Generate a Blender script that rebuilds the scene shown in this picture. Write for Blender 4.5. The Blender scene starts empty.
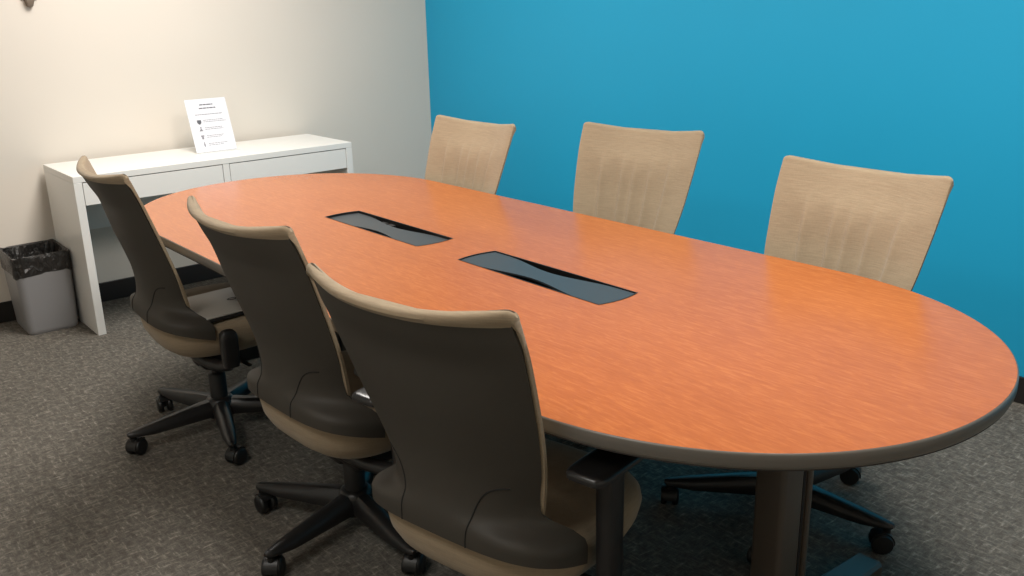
import bpy, bmesh, math, random
from mathutils import Vector, Matrix
random.seed(7)
C = bpy.context.scene.collection
PI = math.pi

# ------------------------------------------------------------------ helpers
def lin(c):
    return tuple((v/255/12.92 if v/255 <= .04045 else ((v/255+.055)/1.055)**2.4) for v in c) + (1,)

def mat(name, rgb, rough=.5, metal=0, spec=.5, coat=0, alpha=1, trans=0):
    m = bpy.data.materials.new(name); m.use_nodes = True
    b = m.node_tree.nodes['Principled BSDF']
    b.inputs['Base Color'].default_value = lin(rgb)
    b.inputs['Roughness'].default_value = rough
    b.inputs['Metallic'].default_value = metal
    b.inputs['Specular IOR Level'].default_value = spec
    b.inputs['Coat Weight'].default_value = coat
    b.inputs['Alpha'].default_value = alpha
    b.inputs['Transmission Weight'].default_value = trans
    return m

def nodes(m):
    nt = m.node_tree
    return nt, nt.nodes['Principled BSDF'], nt.nodes.new, nt.links.new

def coords(m, scale=(1, 1, 1), rot=(0, 0, 0), kind='Object'):
    nt, b, N, L = nodes(m)
    tc = N('ShaderNodeTexCoord'); mp = N('ShaderNodeMapping')
    mp.inputs['Scale'].default_value = scale; mp.inputs['Rotation'].default_value = rot
    L(tc.outputs[kind], mp.inputs['Vector'])
    return mp.outputs['Vector']

def noise(m, vec, scale, detail=3, rough=.5, dist=0):
    nt, b, N, L = nodes(m)
    n = N('ShaderNodeTexNoise'); n.inputs['Scale'].default_value = scale
    n.inputs['Detail'].default_value = detail; n.inputs['Roughness'].default_value = rough
    n.inputs['Distortion'].default_value = dist
    L(vec, n.inputs['Vector']); return n.outputs['Fac']

def ramp(m, fac, stops):
    nt, b, N, L = nodes(m)
    r = N('ShaderNodeValToRGB'); e = r.color_ramp.elements
    while len(e) < len(stops): e.new(.5)
    for i, (p, c) in enumerate(stops): e[i].position = p; e[i].color = lin(c)
    L(fac, r.inputs['Fac']); return r.outputs['Color']

def mixc(m, fac, a, b_, mode='MIX'):
    nt, b, N, L = nodes(m)
    x = N('ShaderNodeMix'); x.data_type = 'RGBA'; x.blend_type = mode
    if isinstance(fac, float): x.inputs[0].default_value = fac
    else: L(fac, x.inputs[0])
    L(a, x.inputs[6]); L(b_, x.inputs[7]); return x.outputs[2]

def math_(m, op, a, b_):
    nt, b, N, L = nodes(m)
    x = N('ShaderNodeMath'); x.operation = op
    for i, v in enumerate((a, b_)):
        if isinstance(v, (int, float)): x.inputs[i].default_value = v
        else: L(v, x.inputs[i])
    return x.outputs[0]

def bump(m, h, strength=.2, dist=.002):
    nt, b, N, L = nodes(m)
    x = N('ShaderNodeBump'); x.inputs['Strength'].default_value = strength; x.inputs['Distance'].default_value = dist
    L(h, x.inputs['Height']); L(x.outputs['Normal'], b.inputs['Normal'])

def base(m, col):
    nt, b, N, L = nodes(m); L(col, b.inputs['Base Color'])

def mesh_obj(name, bm, m, parent=None, smooth=False, loc=(0, 0, 0)):
    bmesh.ops.recalc_face_normals(bm, faces=bm.faces)
    me = bpy.data.meshes.new(name); bm.to_mesh(me); bm.free()
    ms = m if isinstance(m, (list, tuple)) else [m]
    for x in ms: me.materials.append(x)
    if smooth:
        for p in me.polygons: p.use_smooth = True
    o = bpy.data.objects.new(name, me); C.objects.link(o); o.location = loc
    if parent: o.parent = parent
    return o

def smooth_by_angle(o, deg=40):
    me = o.data
    for p in me.polygons: p.use_smooth = True
    me.set_sharp_from_angle(angle=math.radians(deg))
    return o

def tag(o, label, cat, group=None):
    o['label'] = label; o['category'] = cat
    if group: o['group'] = group
    return o

def thing(name, label, cat, loc=(0, 0, 0), rz=0, group=None):
    o = bpy.data.objects.new(name, None); C.objects.link(o)
    o.location = loc; o.rotation_euler = (0, 0, rz); o.empty_display_size = .1
    return tag(o, label, cat, group)

def struct(name, bm, m):
    o = mesh_obj(name, bm, m); o['kind'] = 'structure'; return o

def box(bm, x0, x1, y0, y1, z0, z1, bev=0, seg=2):
    r = bmesh.ops.create_cube(bm, size=1, matrix=Matrix.Translation(((x0+x1)/2, (y0+y1)/2, (z0+z1)/2)) @ Matrix.Diagonal((x1-x0, y1-y0, z1-z0, 1)))
    if bev:
        es = list({e for v in r['verts'] for e in v.link_edges})
        bmesh.ops.bevel(bm, geom=es, offset=bev, segments=seg, affect='EDGES', profile=.5)
    return bm

def boxbm(*a, **k): return box(bmesh.new(), *a, **k)

def tube(bm, pts, rad, n=12, flat=1.0, cap=True):
    """swept tube along pts; rad a number or a list; flat squashes the section vertically"""
    pts = [Vector(p) for p in pts]; rings = []
    for i, p in enumerate(pts):
        t = (pts[min(i+1, len(pts)-1)] - pts[max(i-1, 0)]).normalized()
        s = t.cross(Vector((0, 0, 1)))
        if s.length < 1e-3: s = Vector((1, 0, 0))
        s.normalize(); u = s.cross(t)
        r = rad[i] if isinstance(rad, (list, tuple)) else rad
        rings.append([bm.verts.new(p + s*r*math.cos(a) + u*r*flat*math.sin(a)) for a in [2*PI*k/n for k in range(n)]])
    for a, b in zip(rings, rings[1:]):
        for k in range(n): bm.faces.new((a[k], a[(k+1) % n], b[(k+1) % n], b[k]))
    if cap: bm.faces.new(rings[0][::-1]); bm.faces.new(rings[-1])
    return bm

def lathe(bm, prof, n=24, centre=(0, 0), axis='Z'):
    """revolve (r, z) pairs round a vertical axis; ends closed"""
    rings = []
    for r, z in prof:
        rings.append([bm.verts.new((centre[0]+r*math.cos(2*PI*k/n), centre[1]+r*math.sin(2*PI*k/n), z)) for k in range(n)])
    for a, b in zip(rings, rings[1:]):
        for k in range(n): bm.faces.new((a[k], a[(k+1) % n], b[(k+1) % n], b[k]))
    bm.faces.new(rings[0][::-1]); bm.faces.new(rings[-1])
    return bm

def loft(bm, rings, close=True, cap=True):
    vs = [[bm.verts.new(p) for p in r] for r in rings]
    n = len(vs[0])
    for a, b in zip(vs, vs[1:]):
        for k in range(n if close else n-1): bm.faces.new((a[k], a[(k+1) % n], b[(k+1) % n], b[k]))
    if cap: bm.faces.new(vs[0][::-1]); bm.faces.new(vs[-1])
    return vs

def lerp_rows(rows, x):
    """rows sorted by descending first entry; linear blend of the rest"""
    if x >= rows[0][0]: return rows[0][1:]
    for a, b in zip(rows, rows[1:]):
        if x >= b[0]:
            t = (a[0]-x)/(a[0]-b[0]); t = t
            return [p+(q-p)*t for p, q in zip(a[1:], b[1:])]
    return rows[-1][1:]

# ------------------------------------------------------------------ materials
# painted walls
def wall_mat(name, rgb, rough=.6):
    m = mat(name, rgb, rough, spec=.3)
    v = coords(m)
    n = noise(m, v, 260, 4, .6); bump(m, n, .12, .001)
    base(m, ramp(m, noise(m, v, 1.3, 2), [(.3, [c*.985 for c in rgb]), (.7, rgb)]))
    return m
M_wall = wall_mat('cream paint', (226, 217, 205))
M_teal = wall_mat('teal paint', (32, 162, 206), .5)
M_plain = wall_mat('plain paint', (222, 216, 205))
M_ceil = wall_mat('ceiling tile', (225, 222, 214))
M_base = mat('black vinyl', (33, 30, 29), .45)

# carpet: short woven flecks running both ways
M_carpet = mat('grey carpet', (82, 78, 72), .95, spec=.12)
v1 = coords(M_carpet, (10, 46, 1)); v2 = coords(M_carpet, (46, 10, 1), (0, 0, .02))
v0 = coords(M_carpet)
a = noise(M_carpet, v1, 2.2, 4, .68); b = noise(M_carpet, v2, 2.2, 4, .68)
big = noise(M_carpet, v0, 9, 3, .6); mid = noise(M_carpet, v0, 42, 4, .7); fine = noise(M_carpet, v0, 330, 2, .7)
fl = math_(M_carpet, 'MAXIMUM', a, b)
fl = math_(M_carpet, 'ADD', math_(M_carpet, 'MULTIPLY', fl, .8), math_(M_carpet, 'MULTIPLY', mid, .2))
col = ramp(M_carpet, fl, [(.46, (78, 74, 69)), (.54, (100, 95, 88)), (.60, (128, 122, 113)), (.68, (176, 170, 158))])
col = mixc(M_carpet, .3, col, ramp(M_carpet, mid, [(.34, (58, 55, 51)), (.66, (140, 134, 124))]))
col = mixc(M_carpet, .18, col, ramp(M_carpet, fine, [(.3, (60, 58, 54)), (.7, (146, 140, 130))]))
base(M_carpet, col); bump(M_carpet, math_(M_carpet, 'ADD', fl, fine), .5, .004)

# cherry laminate
M_wood = mat('cherry laminate', (172, 96, 42), .24, spec=.5)
vw = coords(M_wood, (1.6, 15, 15), (0, 0, math.radians(3))); vb = coords(M_wood, (1, 3, 3)); vf = coords(M_wood, (11, 66, 66), (0, 0, math.radians(4)))
g1 = noise(M_wood, vw, 3.2, 6, .62, .9); g2 = noise(M_wood, vb, 2.0, 3, .5); g3 = noise(M_wood, vf, 2, 3, .65, .6)
c1 = ramp(M_wood, g1, [(.28, (156, 82, 33)), (.5, (170, 93, 40)), (.72, (184, 106, 50))])
c2 = ramp(M_wood, g3, [(.32, (148, 77, 30)), (.5, (167, 90, 38)), (.68, (196, 117, 57))])
c3 = ramp(M_wood, g2, [(.35, (162, 87, 36)), (.65, (176, 98, 44))])
base(M_wood, mixc(M_wood, .25, mixc(M_wood, .5, c1, c2), c3))
M_rim = mat('taupe vinyl edge', (102, 97, 90), .34, spec=.5)
M_under = mat('table underside', (50, 44, 40), .8)
M_legm = mat('taupe painted metal', (76, 68, 60), .38, spec=.6)
M_slot = mat('dark slot', (20, 18, 17), .6)
M_tray = mat('black tray', (14, 13, 13), .5)
M_slate = mat('slate powder coat', (56, 60, 63), .36, spec=.5)

# chair
M_shell = mat('charcoal plastic', (62, 58, 52), .55, spec=.3)
vs_ = coords(M_shell); ns = noise(M_shell, vs_, 900, 2); bump(M_shell, ns, .12, .0006)
M_black = mat('black plastic', (32, 31, 31), .36, spec=.5)
M_blackmatte = mat('black matte plastic', (22, 21, 21), .55)
M_wheel = mat('black wheel', (24, 24, 24), .4)
M_seam = mat('dark seam joint', (20, 19, 18), .8)  # dark colour of the joint lines between shell and wings
M_pad = mat('black arm pad', (27, 26, 26), .3, spec=.55)
M_fabric = mat('beige weave', (196, 172, 134), .9, spec=.15)
nt = M_fabric.node_tree; M_fabric.node_tree.nodes['Principled BSDF'].inputs['Sheen Weight'].default_value = .15
vh = coords(M_fabric, (22, 22, 420)); vv = coords(M_fabric, (300, 300, 30)); vm = coords(M_fabric)
h1 = noise(M_fabric, vh, 1, 3, .6); h2 = noise(M_fabric, vv, 1, 2, .5)
fc = ramp(M_fabric, h1, [(.25, (132, 116, 95)), (.5, (147, 130, 107)), (.75, (161, 144, 119))])
fc = mixc(M_fabric, .25, fc, ramp(M_fabric, h2, [(.3, (137, 121, 99)), (.7, (155, 138, 114))]))
fc = mixc(M_fabric, .2, fc, ramp(M_fabric, noise(M_fabric, vm, 9, 3), [(.3, (137, 121, 99)), (.7, (155, 138, 114))]))
base(M_fabric, fc); bump(M_fabric, math_(M_fabric, 'ADD', h1, h2), .35, .0012)

M_white = mat('white lacquer', (238, 236, 231), .28, spec=.5)
vq = coords(M_white); bump(M_white, noise(M_white, vq, 40, 2), .02, .001)
M_bin = mat('grey bin plastic', (138, 137, 138), .45)
bump(M_bin, noise(M_bin, coords(M_bin), 300, 3), .1, .001)
M_liner = mat('black bag film', (38, 35, 33), .34, spec=.6, alpha=.93)
bump(M_liner, noise(M_liner, coords(M_liner, (1, 1, .6)), 28, 3, .6, 1.2), 1, .02)
M_paper = mat('white paper', (226, 225, 230), .6)
M_acryl = mat('clear acrylic', (240, 244, 244), .05, alpha=.22)
M_ink = mat('grey ink', (136, 134, 140), .7)
M_inkdark = mat('dark ink', (92, 92, 98), .7)
M_lap = mat('grey aluminium', (192, 187, 178), .4, metal=.15)
M_lapdark = mat('dark laptop edge', (30, 28, 26), .5)
M_taupe = mat('taupe metal', (128, 114, 100), .5)

# ------------------------------------------------------------------ the room
XR, YF, H = 6.3, -4.9, 2.62
struct('floor', boxbm(-.1, XR+.1, YF-.1, .1, -.1, 0), M_carpet)
struct('ceiling', boxbm(-.1, XR+.1, YF-.1, .1, H, H+.1), M_ceil)
struct('wall_left', boxbm(-.1, 0, YF-.1, .1, 0, H), M_wall)
struct('wall_back', boxbm(0, XR, 0, .1, 0, H), M_teal)
struct('wall_right', boxbm(XR, XR+.1, YF-.1, .1, 0, H), M_plain)
struct('wall_front', boxbm(0, XR, YF-.1, YF, 0, H), M_plain)
def skirting(name, x0, x1, y0, y1):
    struct(name, boxbm(x0, x1, y0, y1, 0, .1016, bev=.003), M_base)
skirting('baseboard_left', 0, .011, YF, 0)
skirting('baseboard_back', .011, XR, -.011, 0)

# ------------------------------------------------------------------ table
TX, TY, TA, TB, TN, TZ, TS = 2.706, -1.8178, 1.588, .6, 2.068, .74, .9285
def outline(off=0, n=96):
    """closed racetrack: straight sides, rounded ends, shrunk by off"""
    pts = []
    for k in range(n):
        t = -PI/2 + PI*k/(n-1); c, s = math.cos(t), math.sin(t)
        pts.append((TS+(TA-TS-off)*abs(c)**(2/TN), (TB-off)*math.copysign(abs(s)**(2/TN), s)))
    return pts + [(-x, y) for x, y in reversed(pts)]

slots = ((2.3265-TX, 0), (3.1111-TX, 0))
SL, SW = .2842, .068
def slot_outline(cx, off=0, waist=0, n=14):
    """long opening with gently bowed ends; waist narrows it half way along"""
    L, W = SL-off, SW-off; pts = []
    side = [-L+2*L*k/24 for k in range(25)]
    f = lambda x: W - waist*(math.cos(PI*min(1, abs(x)/(L*.8)))*.5+.5)
    for x in side: pts.append((x, -f(x)))
    for k in range(1, n): y = -W+2*W*k/n; pts.append((L+.011*(1-(y/W)**2), y))
    for x in reversed(side): pts.append((x, f(x)))
    for k in range(1, n): y = W-2*W*k/n; pts.append((-L-.011*(1-(y/W)**2), y))
    return [(cx+x, y) for x, y in pts]

def filled(name, loops, z0, z1, mats, parent, bev=0):
    cu = bpy.data.curves.new(name, 'CURVE'); cu.dimensions = '2D'; cu.fill_mode = 'BOTH'
    cu.extrude = (z1-z0)/2
    for lp in loops:
        s = cu.splines.new('POLY'); s.points.add(len(lp)-1); s.use_cyclic_u = True
        for p, (x, y) in zip(s.points, lp): p.co = (x, y, 0, 1)
    t = bpy.data.objects.new(name+'_tmp', cu); C.objects.link(t)
    dg = bpy.context.evaluated_depsgraph_get(); dg.update()
    me = bpy.data.meshes.new_from_object(t.evaluated_get(dg)); bpy.data.objects.remove(t); bpy.data.curves.remove(cu)
    me.materials.clear()
    for m in mats: me.materials.append(m)
    for v in me.vertices: v.co.z += (z0+z1)/2
    me.name = name
    for p in me.polygons: p.material_index = 0 if p.normal.z > .5 or len(mats) == 1 else 1
    o = bpy.data.objects.new(name, me); C.objects.link(o); o.parent = parent
    return o

table = thing('conference_table', 'long racetrack-shaped cherry wood conference table with taupe edge', 'table', (TX, TY, 0))
IN = .0035
top = filled('tabletop', [outline(IN)] + [slot_outline(c[0]) for c in slots], TZ-.032, TZ, [M_wood, M_under], table)
bm = bmesh.new()
prof = [(IN, TZ-.001), (.0030, TZ+.0001), (.0012, TZ-.001), (0, TZ-.004), (0, TZ-.023), (.002, TZ-.028), (.007, TZ-.0335), (.014, TZ-.034), (.014, TZ-.031)]
loft(bm, [[(x, y, z) for x, y in outline(o_)] for o_, z in prof], cap=False)
rim = smooth_by_angle(mesh_obj('edge_band', bm, M_rim, table), 50); rim['label'] = 'taupe vinyl edge band'
for i, c in enumerate(slots):
    dz = (.0065, .0015)[i]
    bm = bmesh.new()
    o1 = slot_outline(c[0], .0); o2 = slot_outline(c[0], .004)
    rings = [[(x, y, TZ+.0008) for x, y in slot_outline(c[0], -.0025)], [(x, y, TZ+.0008) for x, y in slot_outline(c[0], .001)],
             [(x, y, TZ-.09) for x, y in slot_outline(c[0], .001)]]
    vs = loft(bm, rings, cap=False); bm.faces.new(vs[-1])
    tr = mesh_obj('power_tray', bm, M_tray, table)
    tr['label'] = 'black sunken power tray'
    bm = bmesh.new()
    ol = slot_outline(c[0], .0035, .03)
    loft(bm, [[(x, y, z) for x, y in ol] for z in (TZ-.005-dz, TZ-dz)])
    cv = mesh_obj('tray_cover', bm, M_slate, tr); cv['label'] = 'slate grey waisted cover plate'
    if i == 0:
        for sx in (-.1, -.055):
            mesh_obj('socket', boxbm(c[0]+sx-.016, c[0]+sx+.016, .036, .0665, TZ-.03, TZ-.011, .002), M_blackmatte, tr)
# column legs with a recessed cable channel, on long flat feet
for lx in (-.85, 0.06, 1.19):
    bm = bmesh.new()
    box(bm, lx-.038, lx+.038, -.056, .022, .04, TZ-.0345, .012, 4)
    box(bm, lx-.032, lx+.030, .0225, .040, .04, TZ-.0345)
    box(bm, lx-.038, lx+.038, .0405, .058, .04, TZ-.0345, .006, 3)
    lg = smooth_by_angle(mesh_obj('leg', bm, M_legm, table))
    bm = bmesh.new(); box(bm, lx+.0301, lx+.0312, .027, .0355, .06, TZ-.06)
    cc = mesh_obj('channel_slot', bm, M_slot, lg)
    bm = bmesh.new(); FL = .47 if lx > 1 else .28
    r = [[(lx-.02+sx*w, y, z) for sx, z in ((-1, 0.0), (1, 0.0), (1, h), (.8, h+.008), (-.8, h+.008), (-1, h))]
         for y, w, h in ((-FL, .03, .02), (-FL+.01, .036, .026), (-.1, .046, .04), (.1, .046, .04), (FL-.01, .036, .026), (FL, .03, .02))]
    loft(bm, r)
    ft = mesh_obj('foot', bm, M_legm, lg)

# ------------------------------------------------------------------ office chair prototype (origin under the back's top edge, +Y faces the table)
HY = .285                                                       # hub distance in front of the back's top edge
EDGE = [(1.0, .255, 0), (.94, .2535, .0195), (.87, .249, .043), (.80, .242, .067), (.74, .235, .087), (.67, .2225, .110), (.61, .2085, .128), (.55, .193, .1425), (.50, .181, .150)]
CEN = [(1.0, -.060), (.946, -.036), (.889, -.008), (.83, .006), (.78, .0175), (.69, .043), (.63, .056), (.57, .057), (.52, .047), (.48, .045), (.43, .052)]
def hermite(rows, x):
    """smooth (Catmull-Rom) interpolation along descending knots"""
    if x >= rows[0][0]: return list(rows[0][1:])
    if x <= rows[-1][0]: return list(rows[-1][1:])
    for i in range(len(rows)-1):
        a, b = rows[i], rows[i+1]
        if x >= b[0]:
            p = rows[max(i-1, 0)]; n = rows[min(i+2, len(rows)-1)]
            h = b[0]-a[0]; t = (x-a[0])/h; out = []
            for k in range(1, len(a)):
                m0 = (b[k]-p[k])/((b[0]-p[0]) or 1)*h; m1 = (n[k]-a[k])/((n[0]-a[0]) or 1)*h
                out.append((2*t**3-3*t*t+1)*a[k]+(t**3-2*t*t+t)*m0+(-2*t**3+3*t*t)*b[k]+(t**3-t*t)*m1)
            return out
SAG = .024
def zsag(z, u):
    f = max(0, min(1, (z-.6)/.4)); return z - SAG*f*(1-u*u)

def corner(u, z):
    """rounds the two upper corners"""
    d = max(0, (abs(u)-.91)/.09); f = max(0, min(1, (z-.90)/.085))
    return .0145*(1-math.sqrt(max(0, 1-d*d)))*f
TOPZ = .993
def backrest_bm():
    """upholstered pad: rounded top roll and side edges, soft vertical channels in front"""
    bm = bmesh.new(); NV = 34
    us = [math.copysign(1-(1-abs(v))**1.35, v) for v in [-1+2*k/96 for k in range(97)]]; rings = []
    zs = [TOPZ-(TOPZ-.492)*k/NV for k in range(NV+1)]
    def pt(u, z, off):
        w, ye = hermite(EDGE, z); yc = hermite(CEN, z)[0]
        return Vector((w*u, yc+.001+(ye-yc)*abs(u)**2.5+off, zsag(z, u)-corner(u, z)))
    def front_off(u, z):
        e = 1-abs(u)**9
        fade = max(0, min(1, (.945-z)/.13)); fade = fade*fade*(3-2*fade)
        g = 0
        for c in (-.60, -.27, .0, .21, .56):
            d = c-u; g += math.exp(-d/.13) if d > 0 else math.exp(-(d/.045)**2)
        return .0105+.016*e+fade*.0145*g*e
    def back_off(z, u):
        f = max(0, min(1, (z-.967)/.02)); a_ = .0065-.0035*abs(u)**50; return a_-(a_+.0045)*f*f*(3-2*f)
    def ring(z, ins, h):
        fr, bk = [], []
        for u in us:
            f, b_ = front_off(u, z), back_off(z, u); m_ = (f+b_)/2; hf = (f-b_)/2*ins
            q = pt(u, z, m_+hf); q.z += h; fr.append(q); q = pt(u, z, m_-hf); q.z += h; bk.append(q)
        return fr+bk[::-1]
    rings = [ring(TOPZ, .25, .0085), ring(TOPZ, .6, .0065), ring(TOPZ, .87, .0025), ring(TOPZ, .98, -.003)]
    for z in zs[1:]: rings.append(ring(z, 1, 0))
    loft(bm, rings)
    return bm

LOW = [(.64, .2115, .0), (.615, .2035, .0), (.59, .197, 0), (.565, .193, 0), (.545, .1945, .0), (.535, .203, .2), (.527, .22, .55), (.52, .240, .85), (.513, .251, 1), (.50, .254, 1), (.484, .253, 1)]
def shell_pt(u, z):
    if z > .64:
        w, ye = hermite(EDGE, z); k = 0; w -= .0048+.006*max(0, min(1, (z-.93)/.05))
    else:
        w, k = hermite(LOW, z); ye = hermite(EDGE, max(z, .52))[1]
    yc = hermite(CEN, z)[0]
    ye = ye*(1-k)+(.205)*k
    x = w*((1-k)*u+k*math.copysign(abs(math.sin(u*PI/2))**.92, u)); y = yc+(ye-yc)*abs(u)**(2.5+.4*k)
    zz = zsag(z, u) - k*(y-yc)*(.17+.15*max(0, min(1, (.52-z)/.036))) - 1.0*corner(u, min(1, z+.012))
    return Vector((x, y, zz))
def shell_bm():
    bm = bmesh.new(); NU, NV = 64, 64; th = .007
    us = [math.copysign(1-(1-abs(v))**1.25, v) for v in [-1+2*i/NU for i in range(NU+1)]]; rows = []
    zs = [.985-(.985-.484)*i/NV for i in range(NV+1)]
    P = [[shell_pt(u, z) for u in us] for z in zs]
    rings = []
    for j, row in enumerate(P):
        inner = []
        for i, p in enumerate(row):
            du = row[min(i+1, NU)]-row[max(i-1, 0)]; dv = P[min(j+1, NV)][i]-P[max(j-1, 0)][i]
            n = du.cross(dv).normalized()
            if n.y < 0: n = -n
            if zs[j] > .64:
                if n.x*p.x > 0: n.x = 0; n.normalize()
            elif abs(n.y) < .3 and n.x*p.x > 0: n = -n
            inner.append(p+n*th)
        rings.append(row+inner[::-1])
    loft(bm, rings)
    return bm
def seam_bm(s):
    """dark joint lines where the back shell meets the wrap-around lower wings"""
    bm = bmesh.new()
    def on_shell(X, z):
        lo, hi = 0, 1
        for _ in range(24):
            m_ = (lo+hi)/2
            if shell_pt(m_, z).x < X: lo = m_
            else: hi = m_
        return shell_pt(s*lo, z)
    if True:
        ctl = [(.084, .484), (.084, .50), (.085, .515), (.0865, .53), (.09, .55), (.098, .572), (.112, .593), (.135, .607), (.162, .611)]
        pts = []
        for i in range(len(ctl)-1):
            for k in range(4):
                t = k/4; p0 = ctl[max(i-1, 0)]; p1 = ctl[i]; p2 = ctl[i+1]; p3 = ctl[min(i+2, len(ctl)-1)]
                c = [.5*((2*p1[d])+(-p0[d]+p2[d])*t+(2*p0[d]-5*p1[d]+4*p2[d]-p3[d])*t*t+(-p0[d]+3*p1[d]-3*p2[d]+p3[d])*t**3) for d in (0, 1)]
                pts.append(on_shell(*c)+Vector((0, -.0003, 0)))
        tube(bm, pts, .0016, 6)
    return bm
def seat_bm():
    bm = bmesh.new(); n = 56; rings = []
    for z, sc, sh in ((.345, .55, .01), (.349, .68, .008), (.362, .82, .004), (.385, .92, 0), (.412, .978, 0), (.443, 1, 0), (.463, .985, 0), (.477, .94, 0), (.483, .85, 0), (.482, .6, 0), (.478, .3, 0), (.477, .08, 0)):
        r = []
        for k in range(n):
            t = 2*PI*k/n; c, s = math.cos(t), math.sin(t); e = 2/3.3
            x = .247*math.copysign(abs(c)**e, c); y = .236*math.copysign(abs(s)**e, s)
            x *= 1-.06*(y > 0)*(y/.236)**2
            yy = y*sc; zz = z - (.02*max(0, yy/.236-.55)**1.5*2 if z > .44 else 0) + (.018*max(0, y/.236-.2) if z < .42 else 0)
            r.append((x*sc, .302+sh+yy, zz))
        rings.append(r)
    loft(bm, rings); return bm
def post_bm(s, z0, z1, cap):
    bm = bmesh.new()
    rows = [(z0, .017, .024), (z0+.02, .019, .027), ((z0+z1)/2, .019, .028), (z1-.03, .019, .029)]
    rows += [(z1-.012, .018, .026), (z1-.003, .013, .018), (z1, .007, .008)] if cap else [(z1, .019, .032)]
    rings = []
    for z, hx, hy in rows:
        r = []
        for k in range(20):
            t = 2*PI*k/20; c, q = math.cos(t), math.sin(t)
            r.append((s*.283+hx*math.copysign(abs(c)**.5, c), .235+hy*math.copysign(abs(q)**.5, q), z))
        rings.append(r)
    loft(bm, rings); return bm
def pad_bm(s, z):
    bm = bmesh.new(); rings = []
    for h, d in ((-.0145, .014), (-.0125, .006), (-.009, .001), (-.001, 0), (.004, .002), (.007, .007), (.008, .015)):
        r = []
        for k in range(36):
            t = 2*PI*k/36; c, q = math.cos(t), math.sin(t)
            r.append((s*.293+(.042-d)*math.copysign(abs(c)**.32, c), .245+(.122-d)*math.copysign(abs(q)**.25, q), z+h))
        rings.append(r)
    loft(bm, rings); return bm
def bracket_bm(s):
    bm = bmesh.new()
    tube(bm, [(s*.02, .15, .385), (s*.06, .165, .362), (s*.11, .18, .343), (s*.17, .20, .332), (s*.23, .22, .333), (s*.27, .23, .345), (s*.284, .235, .362)], [.016, .018, .019, .019, .019, .018, .016], 12, 1.0)
    return bm
def leg_bm():
    bm = bmesh.new(); rings = []
    for r, zt, w, h in ((.02, .120, .031, .058), (.06, .118, .031, .055), (.15, .110, .0275, .046), (.25, .099, .0235, .034), (.31, .091, .016, .019), (.325, .089, .013, .016), (.333, .087, .006, .011)):
        rings.append([(r, w*a, zt-h*b) for a, b in ((-.95, 1), (-1, .7), (-.85, .25), (-.45, .02), (0, 0), (.45, .02), (.85, .25), (1, .7), (.95, 1))])
    loft(bm, rings); return bm
def caster_bm():
    bm = bmesh.new()
    for y0, y1 in ((-.027, -.006), (.006, .027)):
        m_ = Matrix.Translation((-.012, 0, .0295)) @ Matrix.Rotation(PI/2, 4, 'X')
        prof = [(.008, y0), (.022, y0+.001), (.0265, y0+.003), (.0292, y0+.007), (.0292, y1-.005), (.027, y1-.001), (.01, y1)]
        vs = []
        b2 = bmesh.new(); lathe(b2, prof, 24); b2.transform(m_)
        me = bpy.data.meshes.new('tmp'); b2.to_mesh(me); b2.free(); bm.from_mesh(me); bpy.data.meshes.remove(me)
    # hood over the wheels and the stem up into the leg
    rings = []
    for k in range(9):
        a = math.radians(-5+k*18.5); r = .0335
        rings.append([(-.012+r*math.cos(a), y, .0295+r*math.sin(a)) for y in (-.018, 0, .018)] + [(-.012+(r-.006)*math.cos(a), y, .0295+(r-.006)*math.sin(a)) for y in (.018, 0, -.018)])
    loft(bm, rings)
    box(bm, -.018, .006, -.005, .005, .02, .06)
    lathe(bm, [(.011, .055), (.011, .068), (.007, .069), (.007, .09)], 12)
    return bm

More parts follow.
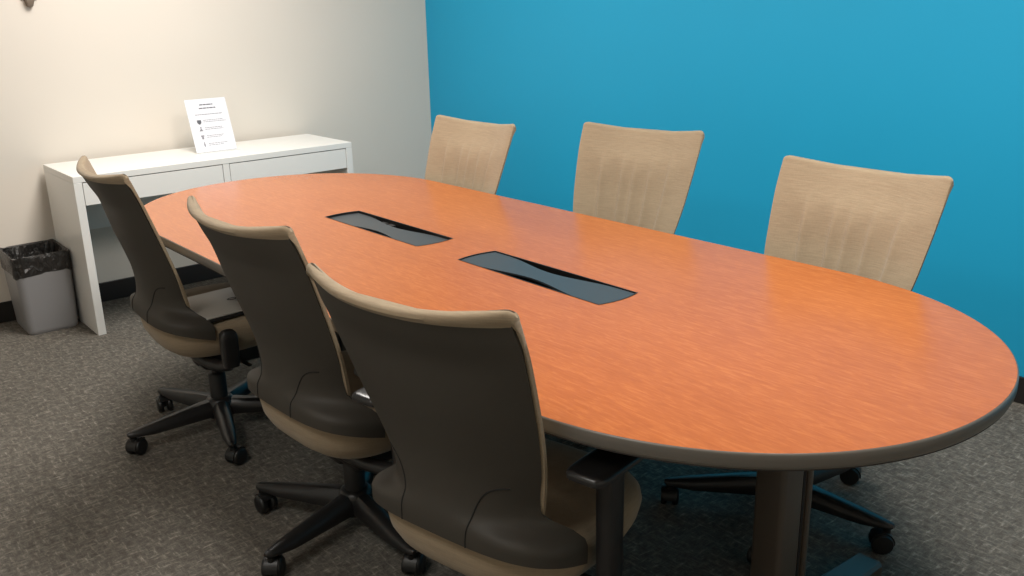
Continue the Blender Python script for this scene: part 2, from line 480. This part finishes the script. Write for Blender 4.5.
G = 'office chairs around the conference table'
def make_chair():
    t = thing('office_chair', 'x', 'chair', group=G)
    br = smooth_by_angle(mesh_obj('backrest', backrest_bm(), M_fabric, t), 60); br['label'] = 'beige woven back cushion'
    sh = smooth_by_angle(mesh_obj('back_shell', shell_bm(), M_shell, t), 50); sh['label'] = 'charcoal plastic back shell'
    for s in (-1, 1): mesh_obj('seam', seam_bm(s), M_seam, sh)
    st = smooth_by_angle(mesh_obj('seat', seat_bm(), M_fabric, t), 60); st['label'] = 'beige woven seat cushion'
    bm = bmesh.new(); box(bm, -.13, .13, .19, .45, .282, .36, .025, 3); box(bm, -.03, .03, .2, .35, .27, .3, .01)
    smooth_by_angle(mesh_obj('tilt_mechanism', bm, M_blackmatte, t))
    bm = bmesh.new(); tube(bm, [(.09, .30, .325), (.16, .30, .322), (.20, .305, .318)], [.005, .005, .007], 10); tube(bm, [(.20, .305, .318), (.24, .31, .316)], [.010, .008], 10, .5)
    smooth_by_angle(mesh_obj('lever', bm, M_black, t))
    bm = bmesh.new(); lathe(bm, [(.026, .06), (.03, .075), (.03, .215), (.026, .22), (.0165, .222), (.0165, .30)], 24, (0, HY))
    smooth_by_angle(mesh_obj('gas_lift', bm, M_blackmatte, t))
    bm = bmesh.new(); lathe(bm, [(.030, .045), (.044, .05), (.05, .068), (.05, .108), (.044, .12), (.034, .126)], 28, (0, HY))
    smooth_by_angle(mesh_obj('hub', bm, M_black, t))
    leg_me = cast_me = None
    for k in range(5):
        if k == 0:
            lg = smooth_by_angle(mesh_obj('base_leg', leg_bm(), M_black, t)); ca = smooth_by_angle(mesh_obj('caster', caster_bm(), M_wheel, lg))
            leg_me, cast_me = lg.data, ca.data
        else:
            lg = bpy.data.objects.new('base_leg', leg_me); C.objects.link(lg); lg.parent = t
            ca = bpy.data.objects.new('caster', cast_me); C.objects.link(ca); ca.parent = lg
        lg.location = (0, HY, 0); lg.rotation_euler = (0, 0, k*2*PI/5)
        ca.location = (.315, 0, 0); ca.rotation_euler = (0, 0, (.6, -.9, .3, 1.5, -.5)[k])
    for s in (-1, 1):
        smooth_by_angle(mesh_obj('arm_bracket', bracket_bm(s), M_black, t))
        smooth_by_angle(mesh_obj('arm_post', post_bm(s, .345, .652, False), M_black, t))
        smooth_by_angle(mesh_obj('arm_pad', pad_bm(s, .662), M_pad, t))
    return t
def dup(root):
    r = root.copy(); C.objects.link(r)
    for ch in list(root.children):
        c = ch.copy(); C.objects.link(c); c.parent = r
        for g in ch.children:
            d = g.copy(); C.objects.link(d); d.parent = c
    return r
def is_(o, *names): return o.name.split('.')[0] in names

proto = make_chair()
#        x      y       rot(deg)            dz     base  arm   label
CH = [(1.8858, -2.5604, -3.0,             -.0036, -88.5, 'short', (-.017, -.008), 'beige and charcoal office chair with a grey laptop on its seat'),
      (2.879, -2.5608, 2.23,              .0051, -75.7, -.025, (-.084, .02), 'office chair seen from behind, between the laptop chair and the closest chair'),
      (3.5986, -2.5761, 11.13,            -.0133, -26, 0, (0, 0), 'closest office chair, its charcoal back shell largest in front of the table'),
      (1.900, -1.100, 180+.96,          -.0012, 18, -.06, (0, 0), 'beige office chair across the table, nearest the room corner'),
      (2.6278, -.8961, 180+9.63,           .0115, 20, -.07, (0, 0), 'beige office chair across the table, middle one against the teal wall'),
      (3.5846, -1.0485, 180-1.89,         -.0002, 7, 0, (-.027, .046), 'beige office chair across the table, furthest right before the teal wall')]
chairs = [proto]
for i in range(1, len(CH)): chairs.append(dup(proto))
for i, (t, (x, y, rz, dz, ba, arm, ho, lab)) in enumerate(zip(chairs, CH)):
    t.location = (x, y, 0); t.rotation_euler = (0, 0, math.radians(rz)); t['label'] = lab
    k = 0; r_ = math.radians(-rz)
    hx, hy = ho[0]*math.cos(r_)-ho[1]*math.sin(r_), ho[0]*math.sin(r_)+ho[1]*math.cos(r_)
    for ch in list(t.children):
        if is_(ch, 'base_leg'):
            ch.rotation_euler = (0, 0, math.radians(ba-rz+72*k)); k += 1
        if is_(ch, 'base_leg', 'hub', 'gas_lift'): ch.location.x += hx; ch.location.y += hy
        if not is_(ch, 'base_leg', 'hub'): ch.location.z += dz
        if is_(ch, 'arm_post', 'arm_pad'):
            s = 1 if ch.data.vertices[0].co.x > 0 else -1
            if arm == 'short' or (i == 1 and s < 0):             # lowered posts without pads
                if is_(ch, 'arm_pad'): bpy.data.objects.remove(ch)
                else:
                    me = ch.data.copy(); b2 = post_bm(s, .345, .472, True)
                    bmesh.ops.recalc_face_normals(b2, faces=b2.faces); b2.to_mesh(me); b2.free(); ch.data = me
                    smooth_by_angle(ch)
            else:
                ch.location.z += arm
                if i == 2 and s < 0: ch.location.x += .02

# laptop lying closed on the first chair's seat
cx, cy, rz = CH[0][0], CH[0][1], math.radians(CH[0][2])
def chair_pt(i, lx, ly):
    x, y, r = CH[i][0], CH[i][1], math.radians(CH[i][2])
    return (x+math.cos(r)*lx-math.sin(r)*ly, y+math.sin(r)*lx+math.cos(r)*ly)
lp = chair_pt(0, .084, .345)
lap = thing('laptop', 'closed grey laptop with a dark mark on its lid, lying on a chair seat', 'laptop', (lp[0], lp[1], .483), rz+math.radians(-7+14))
bm = boxbm(-.132, .132, -.172, .172, 0, .013, .004, 2); smooth_by_angle(mesh_obj('base', bm, M_lapdark, lap))
bm = boxbm(-.133, .133, -.173, .173, .0135, .0215, .0035, 3); lid = smooth_by_angle(mesh_obj('lid', bm, M_lap, lap))
bm = bmesh.new()
for yy in (-.017, .017):
    pts = [(.010*math.cos(2*PI*k/20), yy+.015*math.sin(2*PI*k/20), .0217) for k in range(21)]
    tube(bm, pts, .0028, 6, .25)
mesh_obj('emblem', bm, M_lapdark, lid)

# ------------------------------------------------------------------ white desk
DX, DY, DW, DD, DH = .042, -2.3217, 1.42, .50, .75
desk = thing('desk', 'narrow white two-drawer desk standing against the cream wall', 'desk', (DX, DY, 0))
mesh_obj('desk_top', boxbm(0, DD, 0, DW, DH-.029, DH, .0015), M_white, desk)
for y0 in (0, DW-.036): mesh_obj('side_panel', boxbm(0, DD, y0, y0+.036, 0, DH-.0292, .0012), M_white, desk)
mesh_obj('back_panel', boxbm(.004, .018, .0362, DW-.0362, .40, DH-.0292), M_white, desk)
mesh_obj('divider', boxbm(.02, DD-.001, DW/2-.016, DW/2+.016, DH-.135, DH-.0292), M_white, desk)
for y0, y1 in ((.039, DW/2-.019), (DW/2+.019, DW-.039)):
    bm = bmesh.new()
    box(bm, DD-.02, DD-.001, y0, y1, DH-.135, DH-.033, .001)
    dr = mesh_obj('drawer', bm, M_white, desk)
    bm = bmesh.new(); box(bm, .03, DD-.021, y0+.012, y0+.024, DH-.125, DH-.045); box(bm, .03, DD-.021, y1-.024, y1-.012, DH-.125, DH-.045)
    box(bm, .03, DD-.021, y0+.0242, y1-.0242, DH-.125, DH-.118); box(bm, .03, .042, y0+.0242, y1-.0242, DH-.117, DH-.045)
    mesh_obj('drawer_box', bm, M_white, dr)

# ------------------------------------------------------------------ printed notice in a slanted holder
hold = thing('notice_holder', 'printed white notice leaning in a clear slanted holder on the white desk', 'sign', (.303, -1.551, DH+.0005))
ang = math.atan2(.088, .262)
R = Matrix.Rotation(-ang, 4, 'Y')                              # leans back towards the wall
def slab(x0, x1, y0, y1, z0, z1):
    b_ = boxbm(x0, x1, y0, y1, z0, z1); b_.transform(R); return b_
W2, HH = .1075, .2765
bm = slab(-.0032, -.0012, -W2-.001, W2+.001, .002, HH+.001)
box(bm, -.004, .045, -W2-.001, W2+.001, 0, .002)
mesh_obj('acrylic_stand', bm, M_acryl, hold)
paper = mesh_obj('paper_sheet', slab(-.001, -.0006, -W2, W2, .003, HH), M_paper, hold)
def line(y0, y1, z, h, wl, m):
    b_ = bmesh.new(); y = y0
    while y < y1-.003:
        e = min(y1, y+random.uniform(.6, 1.5)*wl); box(b_, -.0005, -.0003, y, e, z-h/2, z+h/2); y = e+.0022
    b_.transform(R); mesh_obj('lettering', b_, m, paper)
line(-.036, .034, .246, .0055, .02, M_inkdark); line(-.042, .046, .228, .0055, .018, M_inkdark); line(-.070, .074, .196, .0035, .012, M_ink)
for z, n1, n2 in ((.166, .075, .088), (.127, .062, .066), (.086, .06, .05), (.045, .07, .05)):
    line(-.035, n1-.005, z, .0028, .011, M_ink); line(-.035, n2-.005, z-.0085, .0028, .011, M_ink)
def pictogram(shapes, m):
    b_ = bmesh.new()
    for pts in shapes: b_.faces.new([b_.verts.new((-.0004, y, z)) for y, z in pts])
    b_.transform(R); mesh_obj('pictogram', b_, m, paper)
disc = lambda y, z, r, n=12: [(y+r*math.cos(2*PI*k/n), z+r*math.sin(2*PI*k/n)) for k in range(n)]
pictogram([[(-.068, .169), (-.046, .169), (-.046, .156), (-.050, .149), (-.057, .145), (-.064, .149), (-.068, .156)]], M_inkdark)
pictogram([disc(-.056, .129, .0045), [(-.059, .123), (-.053, .123), (-.045, .111), (-.067, .111)]], M_ink)
pictogram([[(-.067, .090), (-.047, .090), (-.049, .083), (-.065, .083)], [(-.063, .082), (-.051, .082), (-.052, .069), (-.062, .069)]], M_ink)
pictogram([disc(-.056, .050, .004), [(-.060, .045), (-.052, .045), (-.053, .031), (-.059, .031)]], M_ink)

# ------------------------------------------------------------------ waste bin
bn = thing('waste_bin', 'grey plastic waste bin with a black bag liner beside the white desk', 'bin', (.172, -2.456, 0))
def rrect(hx, hy, r, z, n=7, ox=0, oy=0, wob=0):
    pts = []
    for cx_, cy_, a0 in ((hx-r, hy-r, 0), (-hx+r, hy-r, 90), (-hx+r, -hy+r, 180), (hx-r, -hy+r, 270)):
        for k in range(n):
            a = math.radians(a0+90*k/(n-1)); pts.append((ox+cx_+r*math.cos(a), oy+cy_+r*math.sin(a), z+(random.uniform(-wob, wob) if wob else 0)))
    return pts
BT = .372
bm = bmesh.new()
outer = [(0, .130, .106, .03), (.006, .134, .110, .03), (.02, .136, .112, .03), (BT-.012, .150, .126, .045), (BT, .151, .127, .045)]
rings = [rrect(hx, hy, r, z, ox=.018*(1-z/BT)) for z, hx, hy, r in outer] + [rrect(.147, .123, .042, BT), rrect(.130, .105, .03, .012, ox=.017)]
loft(bm, rings); smooth_by_angle(mesh_obj('bin_body', bm, M_bin, bn))
def densify(ring, m=4):
    out = []
    for a_, b_ in zip(ring, ring[1:]+ring[:1]):
        for k in range(m): out.append(tuple(a_[d]+(b_[d]-a_[d])*k/m for d in range(3)))
    return out
bm = bmesh.new(); rings = []
spec = [(BT-.09, .1525, .1278, 0, .010, 0.0022), (BT-.06, .1525, .1275, 0, .004, .003), (BT-.03, .1535, .1285, 0, .002, .003), (BT-.004, .1545, .1295, 0, .004, .0016), (BT+.004, .153, .128, 0, .005, .002),
        (BT+.001, .142, .118, 0, .005, .004), (BT-.03, .136, .112, 0, .006, .009), (BT-.08, .126, .102, 0, .010, .014), (BT-.13, .112, .088, 0, .016, .016), (BT-.17, .09, .07, 0, .016, .014), (BT-.19, .05, .04, 0, .012, .010)]
for z, hx, hy, _, wz, wr in spec:
    r = densify(rrect(hx, hy, .046 if hx > .12 else min(hx, hy)*.8, z)); out = []
    ph = random.uniform(0, 6)
    for k, (x, y, zz) in enumerate(r):
        f = 2*PI*k/len(r)
        d = wr*(math.sin(9*f+ph)*.5+math.sin(17*f+ph*2)*.35+random.uniform(-.5, .5)); L_ = math.hypot(x, y) or 1
        q = (zz + wz*(math.sin(3*f+1.3)*.7+math.sin(7*f+ph)*.3))
        s_ = 1+d/L_
        out.append((x*s_, y*s_, q))
    rings.append(out)
vs = loft(bm, rings, cap=False); bm.faces.new(vs[-1])
smooth_by_angle(mesh_obj('bag_liner', bm, M_liner, bn), 55)['label'] = 'black plastic bag liner folded over the rim'

# ------------------------------------------------------------------ small fitting on the cream wall, cut by the photo's top edge
wb = thing('wall_bracket', 'small taupe fitting fixed to the cream wall above the bin', 'wall fitting', (0, -2.249, 1.479))
bm = bmesh.new()
loft(bm, [[(x, y, z) for x, y in ((.0005, -w), (d, -w*.8), (d, w*.8), (.0005, w))] for z, w, d in ((0, .010, .022), (.004, .013, .027), (.03, .022, .036), (.06, .024, .038), (.085, .024, .036), (.09, .022, .03))])
smooth_by_angle(mesh_obj('bracket_body', bm, M_taupe, wb))
bm = bmesh.new(); box(bm, .0004, .006, -.034, .034, .03, .15, .002); mesh_obj('wall_plate', bm, M_taupe, wb)

# ------------------------------------------------------------------ lights: ceiling troffers
def area(name, x, y, sx, sy, power, col):
    l = bpy.data.lights.new(name, 'AREA'); l.shape = 'RECTANGLE'; l.size = sx; l.size_y = sy; l.energy = power; l.color = col
    o = bpy.data.objects.new(name, l); C.objects.link(o); o.location = (x, y, H-.02)
    return o
WARM = (1, .963, .91)
for x, y, p in ((1.4, -1.85, 35), (3.9, -1.65, 34), (3.7, -4.0, 14)):
    area('ceiling_lamp', x, y, 1.2, .6, p, WARM)
w = bpy.data.worlds.new('World'); bpy.context.scene.world = w; w.use_nodes = True
w.node_tree.nodes['Background'].inputs[0].default_value = (.02, .02, .02, 1)

# ------------------------------------------------------------------ camera
F, PITCH, ROLL, YAW = 911.98, .302665, -.0234754, .6896643
CX, CY, CZ = 4.8858, -3.38677, 1.44493
fw = Vector((-math.cos(YAW)*math.cos(PITCH), math.sin(YAW)*math.cos(PITCH), -math.sin(PITCH)))
rt = fw.cross(Vector((0, 0, 1))).normalized(); up = rt.cross(fw)
r2 = math.cos(ROLL)*rt+math.sin(ROLL)*up; u2 = -math.sin(ROLL)*rt+math.cos(ROLL)*up
cd = bpy.data.cameras.new('camera'); cam = bpy.data.objects.new('camera', cd); C.objects.link(cam)
cd.sensor_width = 36; cd.sensor_fit = 'HORIZONTAL'; cd.lens = F/1024*36; cd.clip_start = .02
cam.matrix_world = Matrix(((r2.x, u2.x, -fw.x, CX), (r2.y, u2.y, -fw.y, CY), (r2.z, u2.z, -fw.z, CZ), (0, 0, 0, 1)))
sc = bpy.context.scene; sc.camera = cam
sc.view_settings.view_transform = 'Standard'; sc.view_settings.look = 'None'
sc.view_settings.gamma = 1; sc.view_settings.use_curve_mapping = False; sc.view_settings.exposure = 0.8
